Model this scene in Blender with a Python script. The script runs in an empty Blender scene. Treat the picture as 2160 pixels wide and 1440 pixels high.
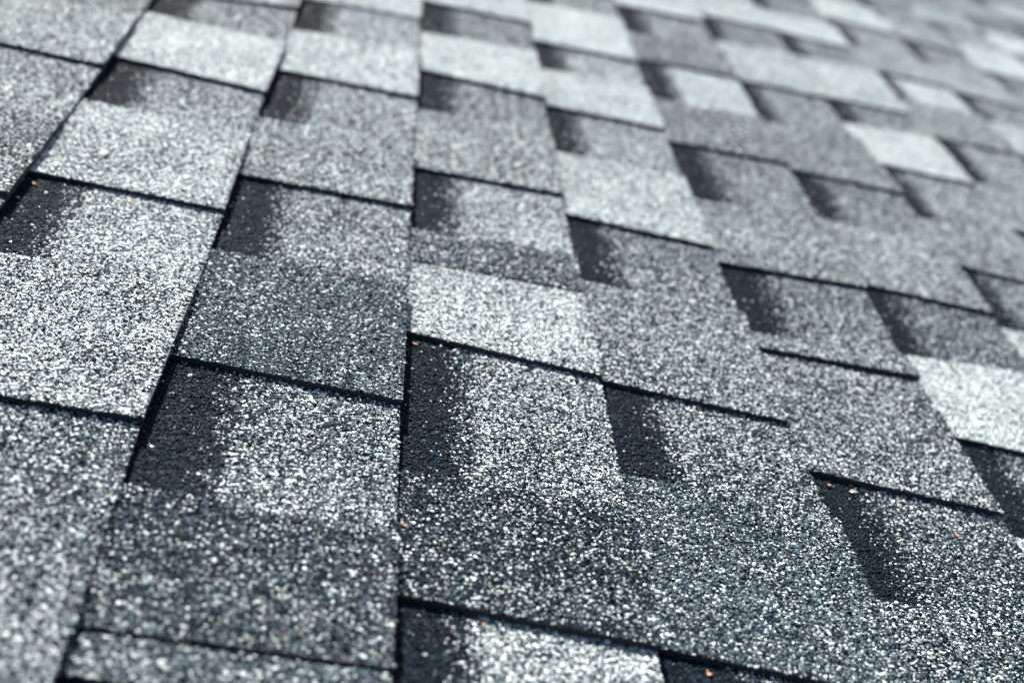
import bpy, math, random
import numpy as np
from mathutils import Matrix, Vector
R = math.radians
rng = random.Random(11)
nrg = np.random.default_rng(5)
scene = bpy.context.scene
COL = scene.collection

# ---------------------------------------------------------------- frame of the roof
PITCH = R(16.606)                       # slope of the roof, falling towards +x, courses run along y
ROOF = Matrix.Translation((0, 0, 3.2)) @ Matrix.Rotation(PITCH, 4, 'Y')

# ---------------------------------------------------------------- camera
cam = bpy.data.cameras.new('camera')
cam.sensor_width = 36; cam.lens = 54.268
cam.clip_start = 0.01; cam.clip_end = 500
cam.dof.use_dof = True
cam.dof.focus_distance = 0.955
cam.dof.aperture_fstop = 5.0
cam.dof.aperture_blades = 0
camo = bpy.data.objects.new('camera', cam)
COL.objects.link(camo)
CR = Matrix(((0.957503651509915, -0.24088253330239326, -0.15862648736891558, 0.18936625817),
             (-0.04056387549051063, 0.4320471752470275, -0.9009382944276787, 0.0),
             (0.28555442449797497, 0.869086211782747, 0.40391561883485594, 0.4523),
             (0, 0, 0, 1)))
camo.matrix_world = ROOF @ CR
scene.camera = camo

# ---------------------------------------------------------------- light
SUN_ROOF = Vector((-0.30, 0.74, 0.54)).normalized()      # towards the sun, in the roof's frame
sd = (ROOF.to_3x3() @ SUN_ROOF).normalized()
elev = math.asin(sd.z); az = math.atan2(sd.x, sd.y)
world = bpy.data.worlds.new('World'); scene.world = world; world.use_nodes = True
wn = world.node_tree; wn.nodes.clear()
sky = wn.nodes.new('ShaderNodeTexSky'); sky.sky_type = 'NISHITA'; sky.sun_disc = False
sky.sun_elevation = elev; sky.sun_rotation = az
sky.dust_density = 2.5; sky.air_density = 1.0; sky.ozone_density = 1.0
bg = wn.nodes.new('ShaderNodeBackground'); bg.inputs['Strength'].default_value = 0.052
wo = wn.nodes.new('ShaderNodeOutputWorld')
wn.links.new(sky.outputs[0], bg.inputs[0]); wn.links.new(bg.outputs[0], wo.inputs[0])
sl = bpy.data.lights.new('sun', 'SUN'); sl.energy = 4.2; sl.angle = R(0.6); sl.color = (1.0, 0.982, 0.935)
so = bpy.data.objects.new('sun', sl); COL.objects.link(so)
so.rotation_euler = sd.to_track_quat('Z', 'Y').to_euler(); so.location = (0, 0, 8)
scene.view_settings.view_transform = 'Standard'
scene.view_settings.look = 'None'
scene.view_settings.gamma = 1
scene.view_settings.use_curve_mapping = False
scene.view_settings.exposure = 1.62
scene.cycles.max_bounces = 5
scene.cycles.diffuse_bounces = 3

# ---------------------------------------------------------------- materials
def nt(name):
    m = bpy.data.materials.new(name); m.use_nodes = True
    return m, m.node_tree.nodes, m.node_tree.links, m.node_tree.nodes['Principled BSDF']

def math_node(N, L, op, a, b=None, clamp=False):
    n = N.new('ShaderNodeMath'); n.operation = op; n.use_clamp = clamp
    for i, v in enumerate((a, b)):
        if v is None: continue
        if isinstance(v, (int, float)): n.inputs[i].default_value = v
        else: L.new(v, n.inputs[i])
    return n.outputs[0]

def asphalt_material():
    m, N, L, B = nt('asphalt_sheet')
    tc = N.new('ShaderNodeTexCoord')
    no = N.new('ShaderNodeTexNoise'); no.inputs['Scale'].default_value = 900; no.inputs['Detail'].default_value = 3
    L.new(tc.outputs['Object'], no.inputs['Vector'])
    cr = N.new('ShaderNodeValToRGB')
    cr.color_ramp.elements[0].position = .35; cr.color_ramp.elements[0].color = (.006, .008, .011, 1)
    cr.color_ramp.elements[1].position = .75; cr.color_ramp.elements[1].color = (.03, .035, .042, 1)
    L.new(no.outputs[0], cr.inputs[0]); L.new(cr.outputs[0], B.inputs['Base Color'])
    bp = N.new('ShaderNodeBump'); bp.inputs['Strength'].default_value = .8; bp.inputs['Distance'].default_value = .0006
    L.new(no.outputs[0], bp.inputs['Height']); L.new(bp.outputs[0], B.inputs['Normal'])
    B.inputs['Roughness'].default_value = .8
    return m

def granule_material():
    m, N, L, B = nt('mineral_granules')
    def attr(name, kind):
        a = N.new('ShaderNodeAttribute'); a.attribute_name = name; a.attribute_type = kind; return a.outputs['Fac']
    gr = attr('grain_random', 'GEOMETRY'); gx = attr('grain_x', 'GEOMETRY')
    tone = attr('tone', 'INSTANCER'); slot = attr('slot', 'INSTANCER'); seed = attr('seed', 'INSTANCER'); midf = attr('middle', 'INSTANCER')
    M = lambda *a, **k: math_node(N, L, *a, **k)
    rnd = M('FRACT', M('ADD', gr, seed))
    rnd2 = M('FRACT', M('MULTIPLY', rnd, 57.31))
    rnd3 = M('FRACT', M('MULTIPLY', rnd, 311.7))
    geo = N.new('ShaderNodeNewGeometry')
    no = N.new('ShaderNodeTexNoise'); no.inputs['Scale'].default_value = 20; no.inputs['Detail'].default_value = 3
    L.new(geo.outputs['Position'], no.inputs['Vector'])
    drift = M('MULTIPLY', M('SUBTRACT', no.outputs[0], .5), .55)
    pl = M('ADD', M('MULTIPLY', M('POWER', tone, 1.15), .84), M('MULTIPLY', drift, M('ADD', .35, tone)), clamp=True)
    pl = M('ADD', M('MULTIPLY', pl, .95), .005)
    # the manufacturer's shadow band: near-black granules along the head of every cutout, thinning out downslope
    no2 = N.new('ShaderNodeTexNoise'); no2.inputs['Scale'].default_value = 55; no2.inputs['Detail'].default_value = 2
    L.new(geo.outputs['Position'], no2.inputs['Vector'])
    edge = M('ADD', gx, M('MULTIPLY', M('SUBTRACT', no2.outputs[0], .5), .010))
    edge = M('ADD', edge, M('MULTIPLY', M('SUBTRACT', M('MULTIPLY', rnd2, rnd2), .33), .024))
    inband = M('MULTIPLY', slot, M('LESS_THAN', edge, .0425))
    keep = M('SUBTRACT', 1.0, M('MULTIPLY', inband, .975))
    pl = M('MULTIPLY', pl, keep)
    light = M('LESS_THAN', rnd, pl)
    midp = M('ADD', pl, M('MULTIPLY', keep, midf))
    mid = M('LESS_THAN', rnd, midp)
    def mix(f, a, b):
        x = N.new('ShaderNodeMix'); x.data_type = 'RGBA'
        if isinstance(f, (int, float)): x.inputs[0].default_value = f
        else: L.new(f, x.inputs[0])
        for i, v in ((6, a), (7, b)):
            if isinstance(v, tuple): x.inputs[i].default_value = v
            else: L.new(v, x.inputs[i])
        return x.outputs[2]
    dark_c = mix(M('POWER', rnd3, 3.0), (.002, .007, .012, 1), (.022, .042, .058, 1))
    mid_c = mix(rnd3, (.025, .046, .060, 1), (.165, .21, .222, 1))
    light_c = mix(rnd3, (.33, .37, .36, 1), (.82, .875, .85, 1))
    c = mix(mid, dark_c, mid_c)
    c = mix(light, c, light_c)
    rust = M('MULTIPLY', M('GREATER_THAN', rnd2, .99965), keep)
    c = mix(rust, c, (.34, .13, .09, 1))
    L.new(c, B.inputs['Base Color'])
    L.new(M('ADD', M('MULTIPLY', rnd2, .25), .5), B.inputs['Roughness'])
    L.new(M('ADD', M('MULTIPLY', light, .30), .03), B.inputs['Specular IOR Level'])
    B.inputs['Sheen Weight'].default_value = .02; B.inputs['Sheen Roughness'].default_value = .35   # faint sheen added to brighten grains at grazing view, a pale far veil
    return m

ASPHALT = asphalt_material()
GRAN = granule_material()

def plain(name, col, rough=.7, scale=300, var=.35):
    m, N, L, B = nt(name)
    tc = N.new('ShaderNodeTexCoord'); no = N.new('ShaderNodeTexNoise'); no.inputs['Scale'].default_value = scale
    L.new(tc.outputs['Object'], no.inputs['Vector'])
    cr = N.new('ShaderNodeValToRGB')
    cr.color_ramp.elements[0].position = .3; cr.color_ramp.elements[0].color = tuple(c*(1-var) for c in col) + (1,)
    cr.color_ramp.elements[1].position = .7; cr.color_ramp.elements[1].color = tuple(min(1, c*(1+var)) for c in col) + (1,)
    L.new(no.outputs[0], cr.inputs[0]); L.new(cr.outputs[0], B.inputs['Base Color'])
    B.inputs['Roughness'].default_value = rough
    return m

# ---------------------------------------------------------------- granule slices (source geometry for the cover)
W = 0.143            # exposure of a course
T = 0.0040           # thickness of one layer
SLW = 0.0140         # width of a slice of granules along the course
HEAD = 0.014         # how far the cover runs up under the course above

def ico():
    t = (1 + 5**.5)/2
    v = np.array([(-1,t,0),(1,t,0),(-1,-t,0),(1,-t,0),(0,-1,t),(0,1,t),(0,-1,-t),(0,1,-t),(t,0,-1),(t,0,1),(-t,0,-1),(-t,0,1)], float)
    v /= np.linalg.norm(v[0])
    f = np.array([(0,11,5),(0,5,1),(0,1,7),(0,7,10),(0,10,11),(1,5,9),(5,11,4),(11,10,2),(10,7,6),(7,1,8),
                  (3,9,4),(3,4,2),(3,2,6),(3,6,8),(3,8,9),(4,9,5),(2,4,11),(6,2,10),(8,6,7),(9,8,1)])
    return v, f

def slice_object(k):
    iv, f = ico()
    sp = .00114
    pts = []
    nx = int((W + HEAD)/sp) + 1; ny = int(round(SLW/(sp*.87)))
    for j in range(ny):
        for i in range(nx):
            x = -HEAD + (i + .5*(j % 2))*sp; y = -SLW/2 + (j + .5)*SLW/ny
            pts.append((x + nrg.normal(0, sp*.42), y + nrg.normal(0, sp*.42), 0))
    for j in range(int(nx*ny*.16)):
        pts.append((nrg.uniform(-HEAD, W), nrg.uniform(-SLW/2, SLW/2), nrg.uniform(.0002, .0006)))
    pts = np.array(pts)
    pts = pts[pts[:, 0] < W + nrg.normal(0, .0005, len(pts)) + .0001]
    n = len(pts)
    rad = np.clip(nrg.lognormal(math.log(.00066), .36, n), .00045, .0014)
    sc = np.stack([rad*nrg.uniform(.8, 1.25, n), rad*nrg.uniform(.8, 1.25, n), rad*nrg.uniform(.5, .85, n)], 1)
    V = np.empty((n, 12, 3))
    for i in range(n):
        q = nrg.normal(size=4); q /= np.linalg.norm(q); a, b, c, d = q
        Rm = np.array([[a*a+b*b-c*c-d*d, 2*(b*c-a*d), 2*(b*d+a*c)], [2*(b*c+a*d), a*a-b*b+c*c-d*d, 2*(c*d-a*b)], [2*(b*d-a*c), 2*(c*d+a*b), a*a-b*b-c*c+d*d]])
        V[i] = ((iv * nrg.uniform(.72, 1.15, (12, 1))) @ Rm.T) * sc[i] + pts[i] + (0, 0, rad[i]*.22)
    F = (f[None] + (np.arange(n)*12)[:, None, None]).reshape(-1, 3)
    me = bpy.data.meshes.new('granule_slice')
    me.from_pydata(V.reshape(-1, 3).tolist(), [], F.tolist())
    a = me.attributes.new('grain_random', 'FLOAT', 'POINT'); a.data.foreach_set('value', np.repeat(nrg.random(n), 12).astype(np.float32))
    a = me.attributes.new('grain_x', 'FLOAT', 'POINT'); a.data.foreach_set('value', np.repeat(pts[:, 0], 12).astype(np.float32))
    me.materials.append(GRAN)
    return bpy.data.objects.new('granule_slice', me)      # never linked to the scene: only a source for the covers

SLICES = [slice_object(k) for k in range(6)]

# ---------------------------------------------------------------- granule cover: geometry nodes, one row of slices over a face
def cover_group():
    g = bpy.data.node_groups.new('granule_cover', 'GeometryNodeTree')
    I = g.interface
    I.new_socket('Geometry', in_out='INPUT', socket_type='NodeSocketGeometry')
    ids = {}
    for nme, typ in (('Count', 'NodeSocketInt'), ('Start', 'NodeSocketVector'), ('Finish', 'NodeSocketVector'), ('Turn Start', 'NodeSocketFloat'),
                     ('Turn Finish', 'NodeSocketFloat'), ('Tone', 'NodeSocketFloat'), ('Slot', 'NodeSocketFloat'), ('Middle', 'NodeSocketFloat'), ('Seed', 'NodeSocketInt')):
        ids[nme] = I.new_socket(nme, in_out='INPUT', socket_type=typ).identifier
    I.new_socket('Geometry', in_out='OUTPUT', socket_type='NodeSocketGeometry')
    N, L = g.nodes, g.links
    gi = N.new('NodeGroupInput'); go = N.new('NodeGroupOutput')
    ml = N.new('GeometryNodeMeshLine'); ml.mode = 'END_POINTS'
    L.new(gi.outputs['Count'], ml.inputs['Count']); L.new(gi.outputs['Start'], ml.inputs['Start Location'])
    L.new(gi.outputs['Finish'], ml.inputs[3])
    idx = N.new('GeometryNodeInputIndex')
    def M(op, a, b=None):
        n = N.new('ShaderNodeMath'); n.operation = op
        for i, v in enumerate((a, b)):
            if v is None: continue
            if isinstance(v, (int, float)): n.inputs[i].default_value = v
            else: L.new(v, n.inputs[i])
        return n.outputs[0]
    t = M('DIVIDE', idx.outputs[0], M('MAXIMUM', M('SUBTRACT', gi.outputs['Count'], 1), 1))
    turn = M('ADD', gi.outputs['Turn Start'], M('MULTIPLY', t, M('SUBTRACT', gi.outputs['Turn Finish'], gi.outputs['Turn Start'])))
    cx = N.new('ShaderNodeCombineXYZ'); L.new(turn, cx.inputs['Z'])
    join = N.new('GeometryNodeJoinGeometry')
    for o in SLICES:
        oi = N.new('GeometryNodeObjectInfo'); oi.inputs['Object'].default_value = o
        g2 = N.new('GeometryNodeGeometryToInstance')
        L.new(oi.outputs['Geometry'], g2.inputs[0]); L.new(g2.outputs[0], join.inputs[0])
    ri = N.new('FunctionNodeRandomValue'); ri.data_type = 'INT'
    ri.inputs['Min'].default_value = 0; ri.inputs['Max'].default_value = len(SLICES) - 1
    [s for s in ri.inputs if s.type == 'INT' and s.name == 'Min'][0].default_value = 0
    [s for s in ri.inputs if s.type == 'INT' and s.name == 'Max'][0].default_value = len(SLICES) - 1
    L.new(gi.outputs['Seed'], ri.inputs['Seed'])
    ip = N.new('GeometryNodeInstanceOnPoints')
    L.new(ml.outputs[0], ip.inputs['Points']); L.new(join.outputs[0], ip.inputs['Instance'])
    ip.inputs['Pick Instance'].default_value = True
    L.new([s for s in ri.outputs if s.type == 'INT'][0], ip.inputs['Instance Index'])
    L.new(cx.outputs[0], ip.inputs['Rotation'])
    rv = N.new('FunctionNodeRandomValue'); rv.data_type = 'FLOAT'
    L.new(M('ADD', gi.outputs['Seed'], 7), rv.inputs['Seed'])
    rj = N.new('FunctionNodeRandomValue'); rj.data_type = 'FLOAT_VECTOR'
    v3 = [x for x in rj.inputs if x.type == 'VECTOR']; v3[0].default_value = (-.0006, 0, 0); v3[1].default_value = (.0006, 0, 0)
    L.new(M('ADD', gi.outputs['Seed'], 13), rj.inputs['Seed'])
    spn = N.new('GeometryNodeSetPosition'); L.new(ml.outputs[0], spn.inputs['Geometry']); L.new(rj.outputs[0], spn.inputs['Offset'])
    L.new(spn.outputs[0], ip.inputs['Points'])
    geo = ip.outputs[0]
    for nm, src in (('tone', gi.outputs['Tone']), ('slot', gi.outputs['Slot']), ('middle', gi.outputs['Middle']), ('seed', [s for s in rv.outputs if s.type == 'VALUE'][0])):
        s = N.new('GeometryNodeStoreNamedAttribute'); s.data_type = 'FLOAT'; s.domain = 'INSTANCE'
        s.inputs['Name'].default_value = nm
        L.new(geo, s.inputs['Geometry']); L.new(src, [x for x in s.inputs if x.name == 'Value' and x.enabled][0])
        geo = s.outputs[0]
    out = N.new('GeometryNodeJoinGeometry')
    L.new(geo, out.inputs[0]); L.new(gi.outputs['Geometry'], out.inputs[0])
    L.new(out.outputs[0], go.inputs[0])
    return g, ids
COVER, CID = cover_group()

def add_cover(o, x0a, x0b, p0, p1, q0, q1, z, tone, slot):
    """granules over the quad: head corners (x0a,p0) (x0b,p1), butt corners at +W with y q0, q1; local axes, surface at height z"""
    w = max(abs(p1 - p0), abs(q1 - q0))
    n = max(2, int(math.ceil(w/(SLW*.93))))
    h = SLW/2 - .0009
    if p1 - p0 < SLW: h = (p1 - p0)/2
    a0 = -math.atan2(-(q0 - p0), W); a1 = -math.atan2(-(q1 - p1), W)
    m = o.modifiers.new('granule_cover', 'NODES'); m.node_group = COVER
    m[CID['Count']] = n
    m[CID['Start']] = (x0a, p0 + h, z); m[CID['Finish']] = (x0b, p1 - h, z)
    m[CID['Turn Start']] = a0; m[CID['Turn Finish']] = a1
    if not isinstance(tone, tuple): tone = (tone, rng.uniform(.22, .36))
    m[CID['Middle']] = float(tone[1]); tone = tone[0]
    m[CID['Tone']] = float(tone); m[CID['Slot']] = float(slot); m[CID['Seed']] = rng.randrange(1, 99999)

# ---------------------------------------------------------------- the courses as they lie on the roof
# every course from its far end to its near end: D = near edge of a tab, L = far edge of the next tab (a cutout lies between D and L),
# J = joint between two shingles inside a tab; the two numbers are metres along the course at head and butt
COURSE = {
 0: [('D',1.664,1.723),('L',1.568,1.566),('D',1.403,1.392),('L',1.263,1.263),('D',1.086,1.087),('L',.932,.952),('D',.754,.76),('L',.61,.61),('D',.44,.44)],
 1: [('D',1.802,1.828),('L',1.647,1.675),('D',1.494,1.503),('L',1.334,1.344),('D',1.185,1.193),('L',1.023,1.027),('D',.855,.851),('L',.699,.696),('J',.576,.583),('D',.545,.549)],
 2: [('D',1.955,1.965),('L',1.793,1.819),('D',1.636,1.632),('L',1.489,1.504),('D',1.316,1.328),('L',1.163,1.178),('J',1.098,1.103),('D',.974,.963),('L',.781,.786),('D',.659,.652)],
 3: [('L',2.124,2.15),('D',1.915,1.927),('L',1.783,1.803),('D',1.636,1.644),('L',1.475,1.485),('D',1.302,1.296),('L',1.147,1.152),('D',.974,.965),('L',.84,.833),('D',.663,.655)],
 4: [('D',2.26,2.28),('L',2.093,2.113),('D',1.958,1.98),('L',1.778,1.796),('D',1.617,1.629),('L',1.432,1.446),('D',1.271,1.286),('L',1.123,1.140),('J',1.096,1.101),('D',.913,.903),('L',.759,.765)],
 5: [('D',2.383,2.4),('L',2.219,2.245),('D',2.02,2.027),('L',1.825,1.85),('D',1.651,1.654),('L',1.494,1.51),('D',1.328,1.32),('L',1.169,1.185),('D',1.03,1.02)],
 6: [('D',2.434,2.434),('L',2.279,2.305),('D',2.067,2.08),('L',1.94,1.965),('D',1.785,1.787),('L',1.599,1.606),('D',1.463,1.453)],
 7: [('D',2.696,2.686),('L',2.49,2.51),('D',2.346,2.344),('L',2.183,2.202),('D',2.01,2.018),('L',1.82,1.829),('D',1.659,1.65)],
 8: [('D',2.702,2.698),('L',2.525,2.543),('D',2.365,2.355),('L',2.20,2.222)],
 9: [('D',2.988,2.977),('L',2.818,2.824),('D',2.625,2.616),('L',2.486,2.48)],
}
# granule blend (0 dark .. 1 light) of the tab or cutout that lies BEYOND each boundary above, then of the last one on the near side
TONE = {
 0: [.7,.45,.88,.5,.75,.68,.66,.36,.40,.5],
 1: [.8,.6,.8,.52,.55,.48,(.22,.5),.44,(.19,.28),(.28,.42),.35],
 2: [.85,.4,.9,.4,.52,.62,(.3,.3),.80,.5,(.24,.16),.7],
 3: [.5,.92,.6,.85,.55,.72,.38,.45,.40,(.24,.48),.2],
 4: [.85,.4,.32,.8,.36,.36,.4,.36,.42,.42,.3,.38],
 5: [.8,.35,.68,.4,.36,.32,.42,.33,.9,.3],
 6: [.97,.35,.75,.35,.92,.38,.38,.3],
 7: [.9,.5,.5,.85,.4,.45,.45,.3],
 8: [.5,.4,.55,.4,.7],
 9: [.6,.5,.97,.4,.5],
}
# butt line of each course: small departures from the chalk line (metres along the course, metres downslope)
BUTT = {
 0: [(.54,.000),(.76,-.003),(1.0,.001),(1.2,-.0003),(1.37,-.0006),(1.48,.003),(1.76,.0016)],
 1: [(.58,.0014),(.65,.0018),(.85,-.0004),(1.1,.0003),(1.3,-.0016),(1.6,.0006),(1.93,0)],
 2: [(.65,0),(.83,.0005),(.96,-.0008),(1.11,-.0025),(1.3,-.0026),(1.62,-.001),(1.89,.0012),(2.1,.0008)],
 3: [(.66,.0065),(.76,.006),(.9,.001),(.97,-.0035),(1.09,-.0018),(1.27,-.0045),(1.61,-.0038),(1.93,-.001),(2.24,.004)],
 4: [(.7,.0015),(1.0,.002),(1.16,-.005),(1.3,0),(1.63,-.0015),(1.98,.0027),(2.33,.0036)],
 5: [(1.3,-.0015),(1.44,.002),(1.75,.0023),(2.03,-.004),(2.4,.003)],
 6: [(1.6,-.004),(1.8,-.005),(1.98,-.0015),(2.1,-.003),(2.3,.004),(2.44,-.002),(2.63,.006)],
 7: [(2.17,.004),(2.33,-.0007),(2.66,.006)],
}
JLIFT = {1: .0012, 2: .0008, 4: .0042}      # a shingle that rides up a little at its joint
YN, YF = -.25, 4.6
N0, N1 = -3, 15

def butt(n, y):
    b = BUTT.get(n)
    if not b: return .002*math.sin(y*2.3 + n*1.7)
    return float(np.interp(y, [q[0] for q in b], [q[1] for q in b]))

def full_course(n):
    """boundaries from far to near, with tones, extended past what the photograph shows"""
    e = list(COURSE.get(n, [])); t = list(TONE.get(n, []))
    if not e:
        y = YF + rng.uniform(-.1, .2); k = rng.choice('DL'); e = [(k, y, y + rng.uniform(-.004, .006))]; t = [rng.uniform(.3, .95), rng.uniform(.3, .95)]
    while e[0][1] < YF:
        y = e[0][1] + rng.uniform(.14, .19); k = 'L' if e[0][0] == 'D' else 'D'
        e.insert(0, (k, y, y + rng.uniform(-.004, .012))); t.insert(0, rng.choice((.35, .42, .5, .6, .75, .9)))
    while e[-1][1] > YN:
        y = e[-1][1] - rng.uniform(.14, .18); k = 'L' if e[-1][0] == 'D' else 'D'
        e.append((k, y, y + rng.uniform(-.004, .004))); t.append(rng.choice((.35, .42, .5, .6, .75, .9)))
    return e, t

SL = math.atan2(2*T, W)                # tilt of a shingle against the deck
def local(n, y0):                      # frame of a shingle: origin at its head line, on top of its backing
    return Matrix.Translation((n*W, y0, 0)) @ Matrix.Rotation(-SL, 4, 'Y')

roof = bpy.data.objects.new('shingle_roof', None); COL.objects.link(roof)
roof.matrix_world = ROOF
roof['label'] = 'pitched roof covered with blue grey laminated asphalt shingles in staggered courses'
roof['category'] = 'roof'; roof['kind'] = 'thing'

def solid(name, quads, mat, parent, mw):
    """prism over a quad: quads = 4 top corners and a thickness"""
    (corners, th) = quads
    v = [Vector(c) for c in corners] + [Vector(c) - Vector((0, 0, th)) for c in corners]
    f = [(0, 1, 2, 3), (7, 6, 5, 4), (0, 4, 5, 1), (1, 5, 6, 2), (2, 6, 7, 3), (3, 7, 4, 0)]
    me = bpy.data.meshes.new(name); me.from_pydata([tuple(c) for c in v], [], f); me.materials.append(mat)
    o = bpy.data.objects.new(name, me); COL.objects.link(o); o.parent = parent; o.matrix_local = mw
    return o

def strip(name, line, x0, th, mat, parent, mw):
    """sheet from the head line x0 to a butt line given as (y at head, y at butt, x at butt)"""
    v, f = [], []
    for p, q, x in line:
        v += [(x0, p, 0), (x, q, 0), (x, q, -th), (x0, p, -th)]
    for k in range(len(line) - 1):
        a, b = 4*k, 4*k + 4
        f += [(a, a + 1, b + 1, b), (a + 1, a + 2, b + 2, b + 1), (a + 2, a + 3, b + 3, b + 2), (a + 3, a, b, b + 3)]
    n = 4*len(line)
    f += [(0, 3, 2, 1), (n - 4, n - 3, n - 2, n - 1)]
    me = bpy.data.meshes.new(name); me.from_pydata(v, [], f); me.materials.append(mat)
    o = bpy.data.objects.new(name, me); COL.objects.link(o); o.parent = parent; o.matrix_local = mw
    return o

# deck under the shingles
me = bpy.data.meshes.new('roof_deck')
dx0, dx1, dy0, dy1 = N0*W - .25, N1*W + .02, YN - .1, YF + .1
vv = [(dx0,dy0,-.0085),(dx1,dy0,-.0085),(dx1,dy1,-.0085),(dx0,dy1,-.0085),(dx0,dy0,-.024),(dx1,dy0,-.024),(dx1,dy1,-.024),(dx0,dy1,-.024)]
me.from_pydata(vv, [], [(0,1,2,3),(7,6,5,4),(0,4,5,1),(1,5,6,2),(2,6,7,3),(3,7,4,0)])
me.materials.append(plain('plywood', (.35, .24, .14)))
deck = bpy.data.objects.new('roof_deck', me); COL.objects.link(deck); deck.parent = roof

SURF = {}
def in_sight(n, ya, yb):
    """whether the patch may fall in the picture or be seen from a step aside"""
    x = (n + .5)*W
    near = .40 + max(0, x)*.12
    far = 1.75 + max(0, x)*1.35
    return yb > near - .25 and ya < far + .5 and n >= -2

n_tab = 0
for n in range(N0, N1):
    e, t = full_course(n)
    # shingle joints: every J, and otherwise the near edge of every third tab
    cuts, last = [], None
    js = [i for i, b in enumerate(e) if b[0] == 'J']
    for i, b in enumerate(e):
        if b[0] == 'J': cuts.append(i); last = b[1]
        elif b[0] == 'D':
            nextj = [e[j][1] for j in js if j > i]
            if (last is None or last - b[1] > .8) and not (nextj and b[1] - nextj[0] < .75): cuts.append(i); last = b[1]
    bounds = [0] + [c for c in cuts if 0 < c < len(e) - 1] + [len(e) - 1]
    for s in range(len(bounds) - 1):
        i0, i1 = bounds[s], bounds[s + 1]
        yF, yFq = e[i0][1], e[i0][2]; yN, yNq = e[i1][1], e[i1][2]
        gap = .0007
        ins0 = gap if e[i0][0] in 'JD' else 0
        yc = (yF + yN)/2
        lift = rng.uniform(0, .0003) + (JLIFT.get(n, .0008) if e[i1][0] == 'J' else 0)
        mw = Matrix.Translation((0, 0, lift)) @ local(n, yc)
        B = lambda y: W + butt(n, y)
        bx = B
        hd = -.03
        # backing sheet of this shingle
        line = [(e[i][1] - yc, e[i][2] - yc, bx(e[i][2]) - .0006) for i in range(i1, i0 - 1, -1)]
        line[0] = (line[0][0] + gap, line[0][1] + gap, line[0][2]); line[-1] = (line[-1][0] - gap, line[-1][1] - gap, line[-1][2])
        sh = strip('shingle', line, hd, T - .0002, ASPHALT, roof, mw)
        for i in range(i0, i1):
            a, b = e[i], e[i + 1]              # a is the far boundary, b the near one
            tone = t[i + 1]
            if b[1] > 1.25 and not isinstance(tone, tuple): tone = min(.97, tone + .05 + (.05 if n > 3 else 0))  # far panels get a lighter blend, imitating their extra brightness at grazing view
            is_tab = a[0] in 'LJ'
            pF, qF, pN, qN = a[1], a[2], b[1], b[2]
            g1 = gap if a[0] == 'J' else 0; g2 = gap if b[0] == 'J' else 0
            if i == i1 - 1 and b[0] == 'D': g2 = .0
            c0, c1, c2, c3 = pN + g2 - yc, pF - g1 - yc, qN + g2 - yc, qF - g1 - yc
            oN, oF = butt(n, qN), butt(n, qF)
            vis = in_sight(n, min(pN, qN), max(pF, qF))
            SURF.setdefault(n, []).append((min(pN, qN), max(pF, qF), is_tab))
            if is_tab:
                yt = (c0 + c1)/2
                curl = rng.uniform(0, .0004)
                tw = Matrix.Translation((0, yt, T + .0001)) @ Matrix.Rotation(-rng.uniform(0, .005), 4, 'Y') @ Matrix.Rotation(rng.uniform(-.004, .004), 4, 'X')
                tb = solid('tab', ([(hd + .005, c0 - yt, 0), (W + oN, c2 - yt, curl), (W + oF, c3 - yt, curl*.3), (hd + .005, c1 - yt, 0)], T), ASPHALT, sh, tw)
                j0 = .0016 if b[0] == 'J' else 0; j1 = .0012 if a[0] == 'J' else 0
                n_tab += 1
                if vis: add_cover(tb, oN, oF, c0 - yt + j0, c1 - yt - j1, c2 - yt + j0, c3 - yt - j1, .0001, tone, 0)
            elif vis:
                add_cover(sh, oN - .0006, oF - .0006, c0 - .004, c1 + .004, c2 - .004, c3 + .004, .0001, tone, 1)
print('tabs', n_tab)

# ---------------------------------------------------------------- bark flakes blown onto the roof
def top_height(x, y):
    n = math.floor(x/W); u = x - n*W
    z = math.tan(SL)*u
    for a, b, tab in SURF.get(n, []):
        if a <= y <= b:
            return z + (T if tab else 0)
    return z
FLAKE_OR = plain('orange_bark', (.50, .23, .12), .7, 700)
FLAKE_PALE = plain('pale_bark', (.72, .50, .36), .7, 700)
FLAKE_PINK = plain('pink_petal', (.60, .16, .13), .6, 700)
FLAKE_BROWN = plain('brown_seed', (.22, .12, .06), .6, 700)
def flake(name, cat, label, x, y, size, mat, elong=1.5, group=None, rot=None):
    r = random.Random(int(x*1e5) + int(y*1e4))
    nv = 9; size *= 1.2
    top, bot = [], []
    for i in range(nv):
        a = 2*math.pi*i/nv
        rad = size*.5*r.uniform(.55, 1.15)
        px, py = math.cos(a)*rad*elong, math.sin(a)*rad
        z = .35*abs(px) + .25*py*r.uniform(-1, 1)
        top.append((px, py, z + .00025)); bot.append((px, py, z - .0001))
    v = [(0, 0, .0003)] + top + [(0, 0, -.0001)] + bot
    f = [(0, 1 + i, 1 + (i + 1) % nv) for i in range(nv)] + [(nv + 1, nv + 2 + (i + 1) % nv, nv + 2 + i) for i in range(nv)]
    f += [(1 + i, nv + 2 + i, nv + 2 + (i + 1) % nv, 1 + (i + 1) % nv) for i in range(nv)]
    me = bpy.data.meshes.new(name); me.from_pydata(v, [], f); me.materials.append(mat)
    o = bpy.data.objects.new(name, me); COL.objects.link(o)
    z = top_height(x, y) + .0016
    o.matrix_world = ROOF @ Matrix.Translation((x, y, z)) @ Matrix.Rotation(r.uniform(0, 6.28) if rot is None else rot, 4, 'Z') @ Matrix.Rotation(r.uniform(-.5, .5), 4, 'X')
    o['label'] = label; o['category'] = cat
    if group: o['group'] = group
    return o
GF = 'bark flakes caught on the shingles'
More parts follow.
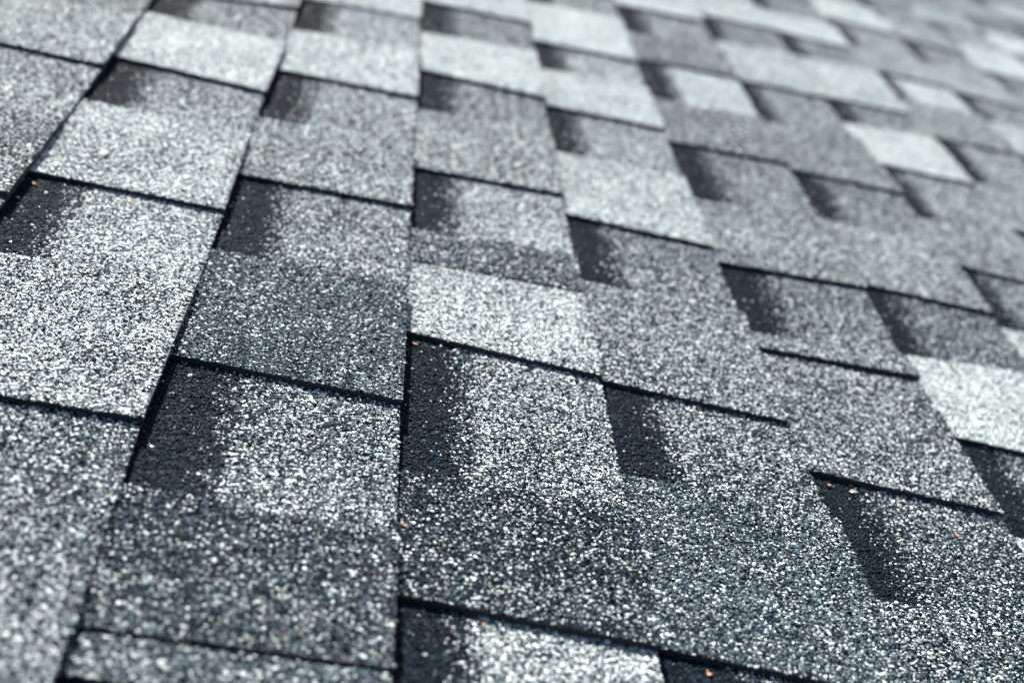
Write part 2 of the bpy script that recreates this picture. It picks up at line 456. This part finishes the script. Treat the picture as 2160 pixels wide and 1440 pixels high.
for x, y, size, mat, el, label in [
    (.1556, .8378, .0030, FLAKE_PALE, 1.5, 'large pale orange bark flake lying on the dark band left of centre'),
    (.1500, .8497, .0018, FLAKE_OR, 1.6, 'small orange flake tucked in the shadow line just above the large pale flake'),
    (.2943, .9600, .0020, FLAKE_OR, 2.0, 'ragged orange flake at the left corner of the central shadow line'),
    (.3072, .9600, .0018, FLAKE_OR, 1.5, 'orange flake second from the left corner of the central shadow line'),
    (.3170, .9590, .0013, FLAKE_BROWN, 1.8, 'dull brown flake third from the left corner of the central shadow line'),
    (.5878, .8996, .0021, FLAKE_OR, 1.4, 'orange flake near the corner of the shadow line at lower right'),
    (.6031, .8960, .0027, FLAKE_PALE, 1.7, 'largest pale flake under the shadow line at lower right'),
    (.6403, .8965, .0019, FLAKE_OR, 1.4, 'orange flake midway along the shadow line at lower right'),
    (.6693, .8637, .0022, FLAKE_OR, 1.5, 'lone orange flake on the open granules below the lower right shadow line'),
    (.6901, .9955, .0021, FLAKE_OR, 1.2, 'lone orange flake on the tab above the lower right shadow line'),
    (.2918, .7217, .0026, FLAKE_OR, 1.1, 'blurred orange flake beside the course edge below centre'),
    (.2928, .6480, .0022, FLAKE_BROWN, 1.2, 'dull flake in the dark corner of the lowest central cutout'),
    (.3354, .6480, .0020, FLAKE_OR, 1.4, 'amber flake on the shadow line near the bottom centre'),
    (.4585, .6500, .0024, FLAKE_OR, 1.3, 'amber flake in the dark cutout at the bottom edge right of centre'),
    (.1098, 1.3797, .0034, FLAKE_OR, 1.2, 'orange flake on the second shadow line at upper left'),
    (.0158, 1.2709, .0032, FLAKE_OR, 1.1, 'pale orange flake inside the dark square at upper left'),
    (.0583, 1.0680, .0024, FLAKE_OR, 1.3, 'left one of two orange flakes on the long shadow line at left'),
    (.0785, 1.0700, .0026, FLAKE_OR, 1.6, 'right one of two orange flakes on the long shadow line at left'),
    (.0079, 1.0680, .0022, FLAKE_OR, 1.7, 'orange flake at the far left end of the long shadow line'),
    (.1177, .9077, .0017, FLAKE_PINK, 1.2, 'tiny rust red flake on the brightest tab at left'),
    (.4537, 1.4728, .0036, FLAKE_OR, 1.2, 'amber flake at the foot of a dark square above centre'),
    (.4141, 1.3259, .0028, FLAKE_BROWN, 1.5, 'brown flake on the shadow line above centre'),
    (.6732, 1.1020, .0028, FLAKE_BROWN, 1.5, 'brown flake on the short thin joint at right'),
]:
    flake('bark_flake', 'bark flake', label, x, y, size, mat, el, GF)
flake('petal_scrap', 'petal scrap', 'pink scrap on the granules left of the lowest central cutout', .2804, .6542, .0026, FLAKE_PINK, 1.1, 'pink scraps on the granules')
flake('petal_scrap', 'petal scrap', 'tiny pink scrap on the tab above centre left', .2396, .9545, .0015, FLAKE_PINK, 1.2, 'pink scraps on the granules')
flake('seed_husk', 'seed husk', 'slim pale seed husk with a dark tip on the bright central tab', .3748, 1.0353, .0013, FLAKE_BROWN, 3.2)
# a thin dry stalk
def stalk(x, y, length, ang, label):
    seg, sides, rad = 8, 6, .0004
    v, f = [], []
    for i in range(seg + 1):
        s = i/seg; cx = (s - .5)*length; cy = .0012*math.sin(s*2.6); cz = .0009 + .0012*math.sin(s*3.1)
        for j in range(sides):
            a = 2*math.pi*j/sides; v.append((cx, cy + math.cos(a)*rad*(1 - .5*s), cz + math.sin(a)*rad*(1 - .5*s)))
    for i in range(seg):
        for j in range(sides):
            f.append((i*sides + j, i*sides + (j + 1) % sides, (i + 1)*sides + (j + 1) % sides, (i + 1)*sides + j))
    me = bpy.data.meshes.new('dry_stalk'); me.from_pydata(v, [], f); me.materials.append(plain('straw', (.62, .46, .24)))
    o = bpy.data.objects.new('dry_stalk', me); COL.objects.link(o)
    o.matrix_world = ROOF @ Matrix.Translation((x, y, top_height(x, y) + .0004)) @ Matrix.Rotation(ang, 4, 'Z')
    o['label'] = label; o['category'] = 'stalk'
stalk(.1416, 1.2158, .011, -.1, 'thin straw coloured stalk bridging the second course edge at upper left')
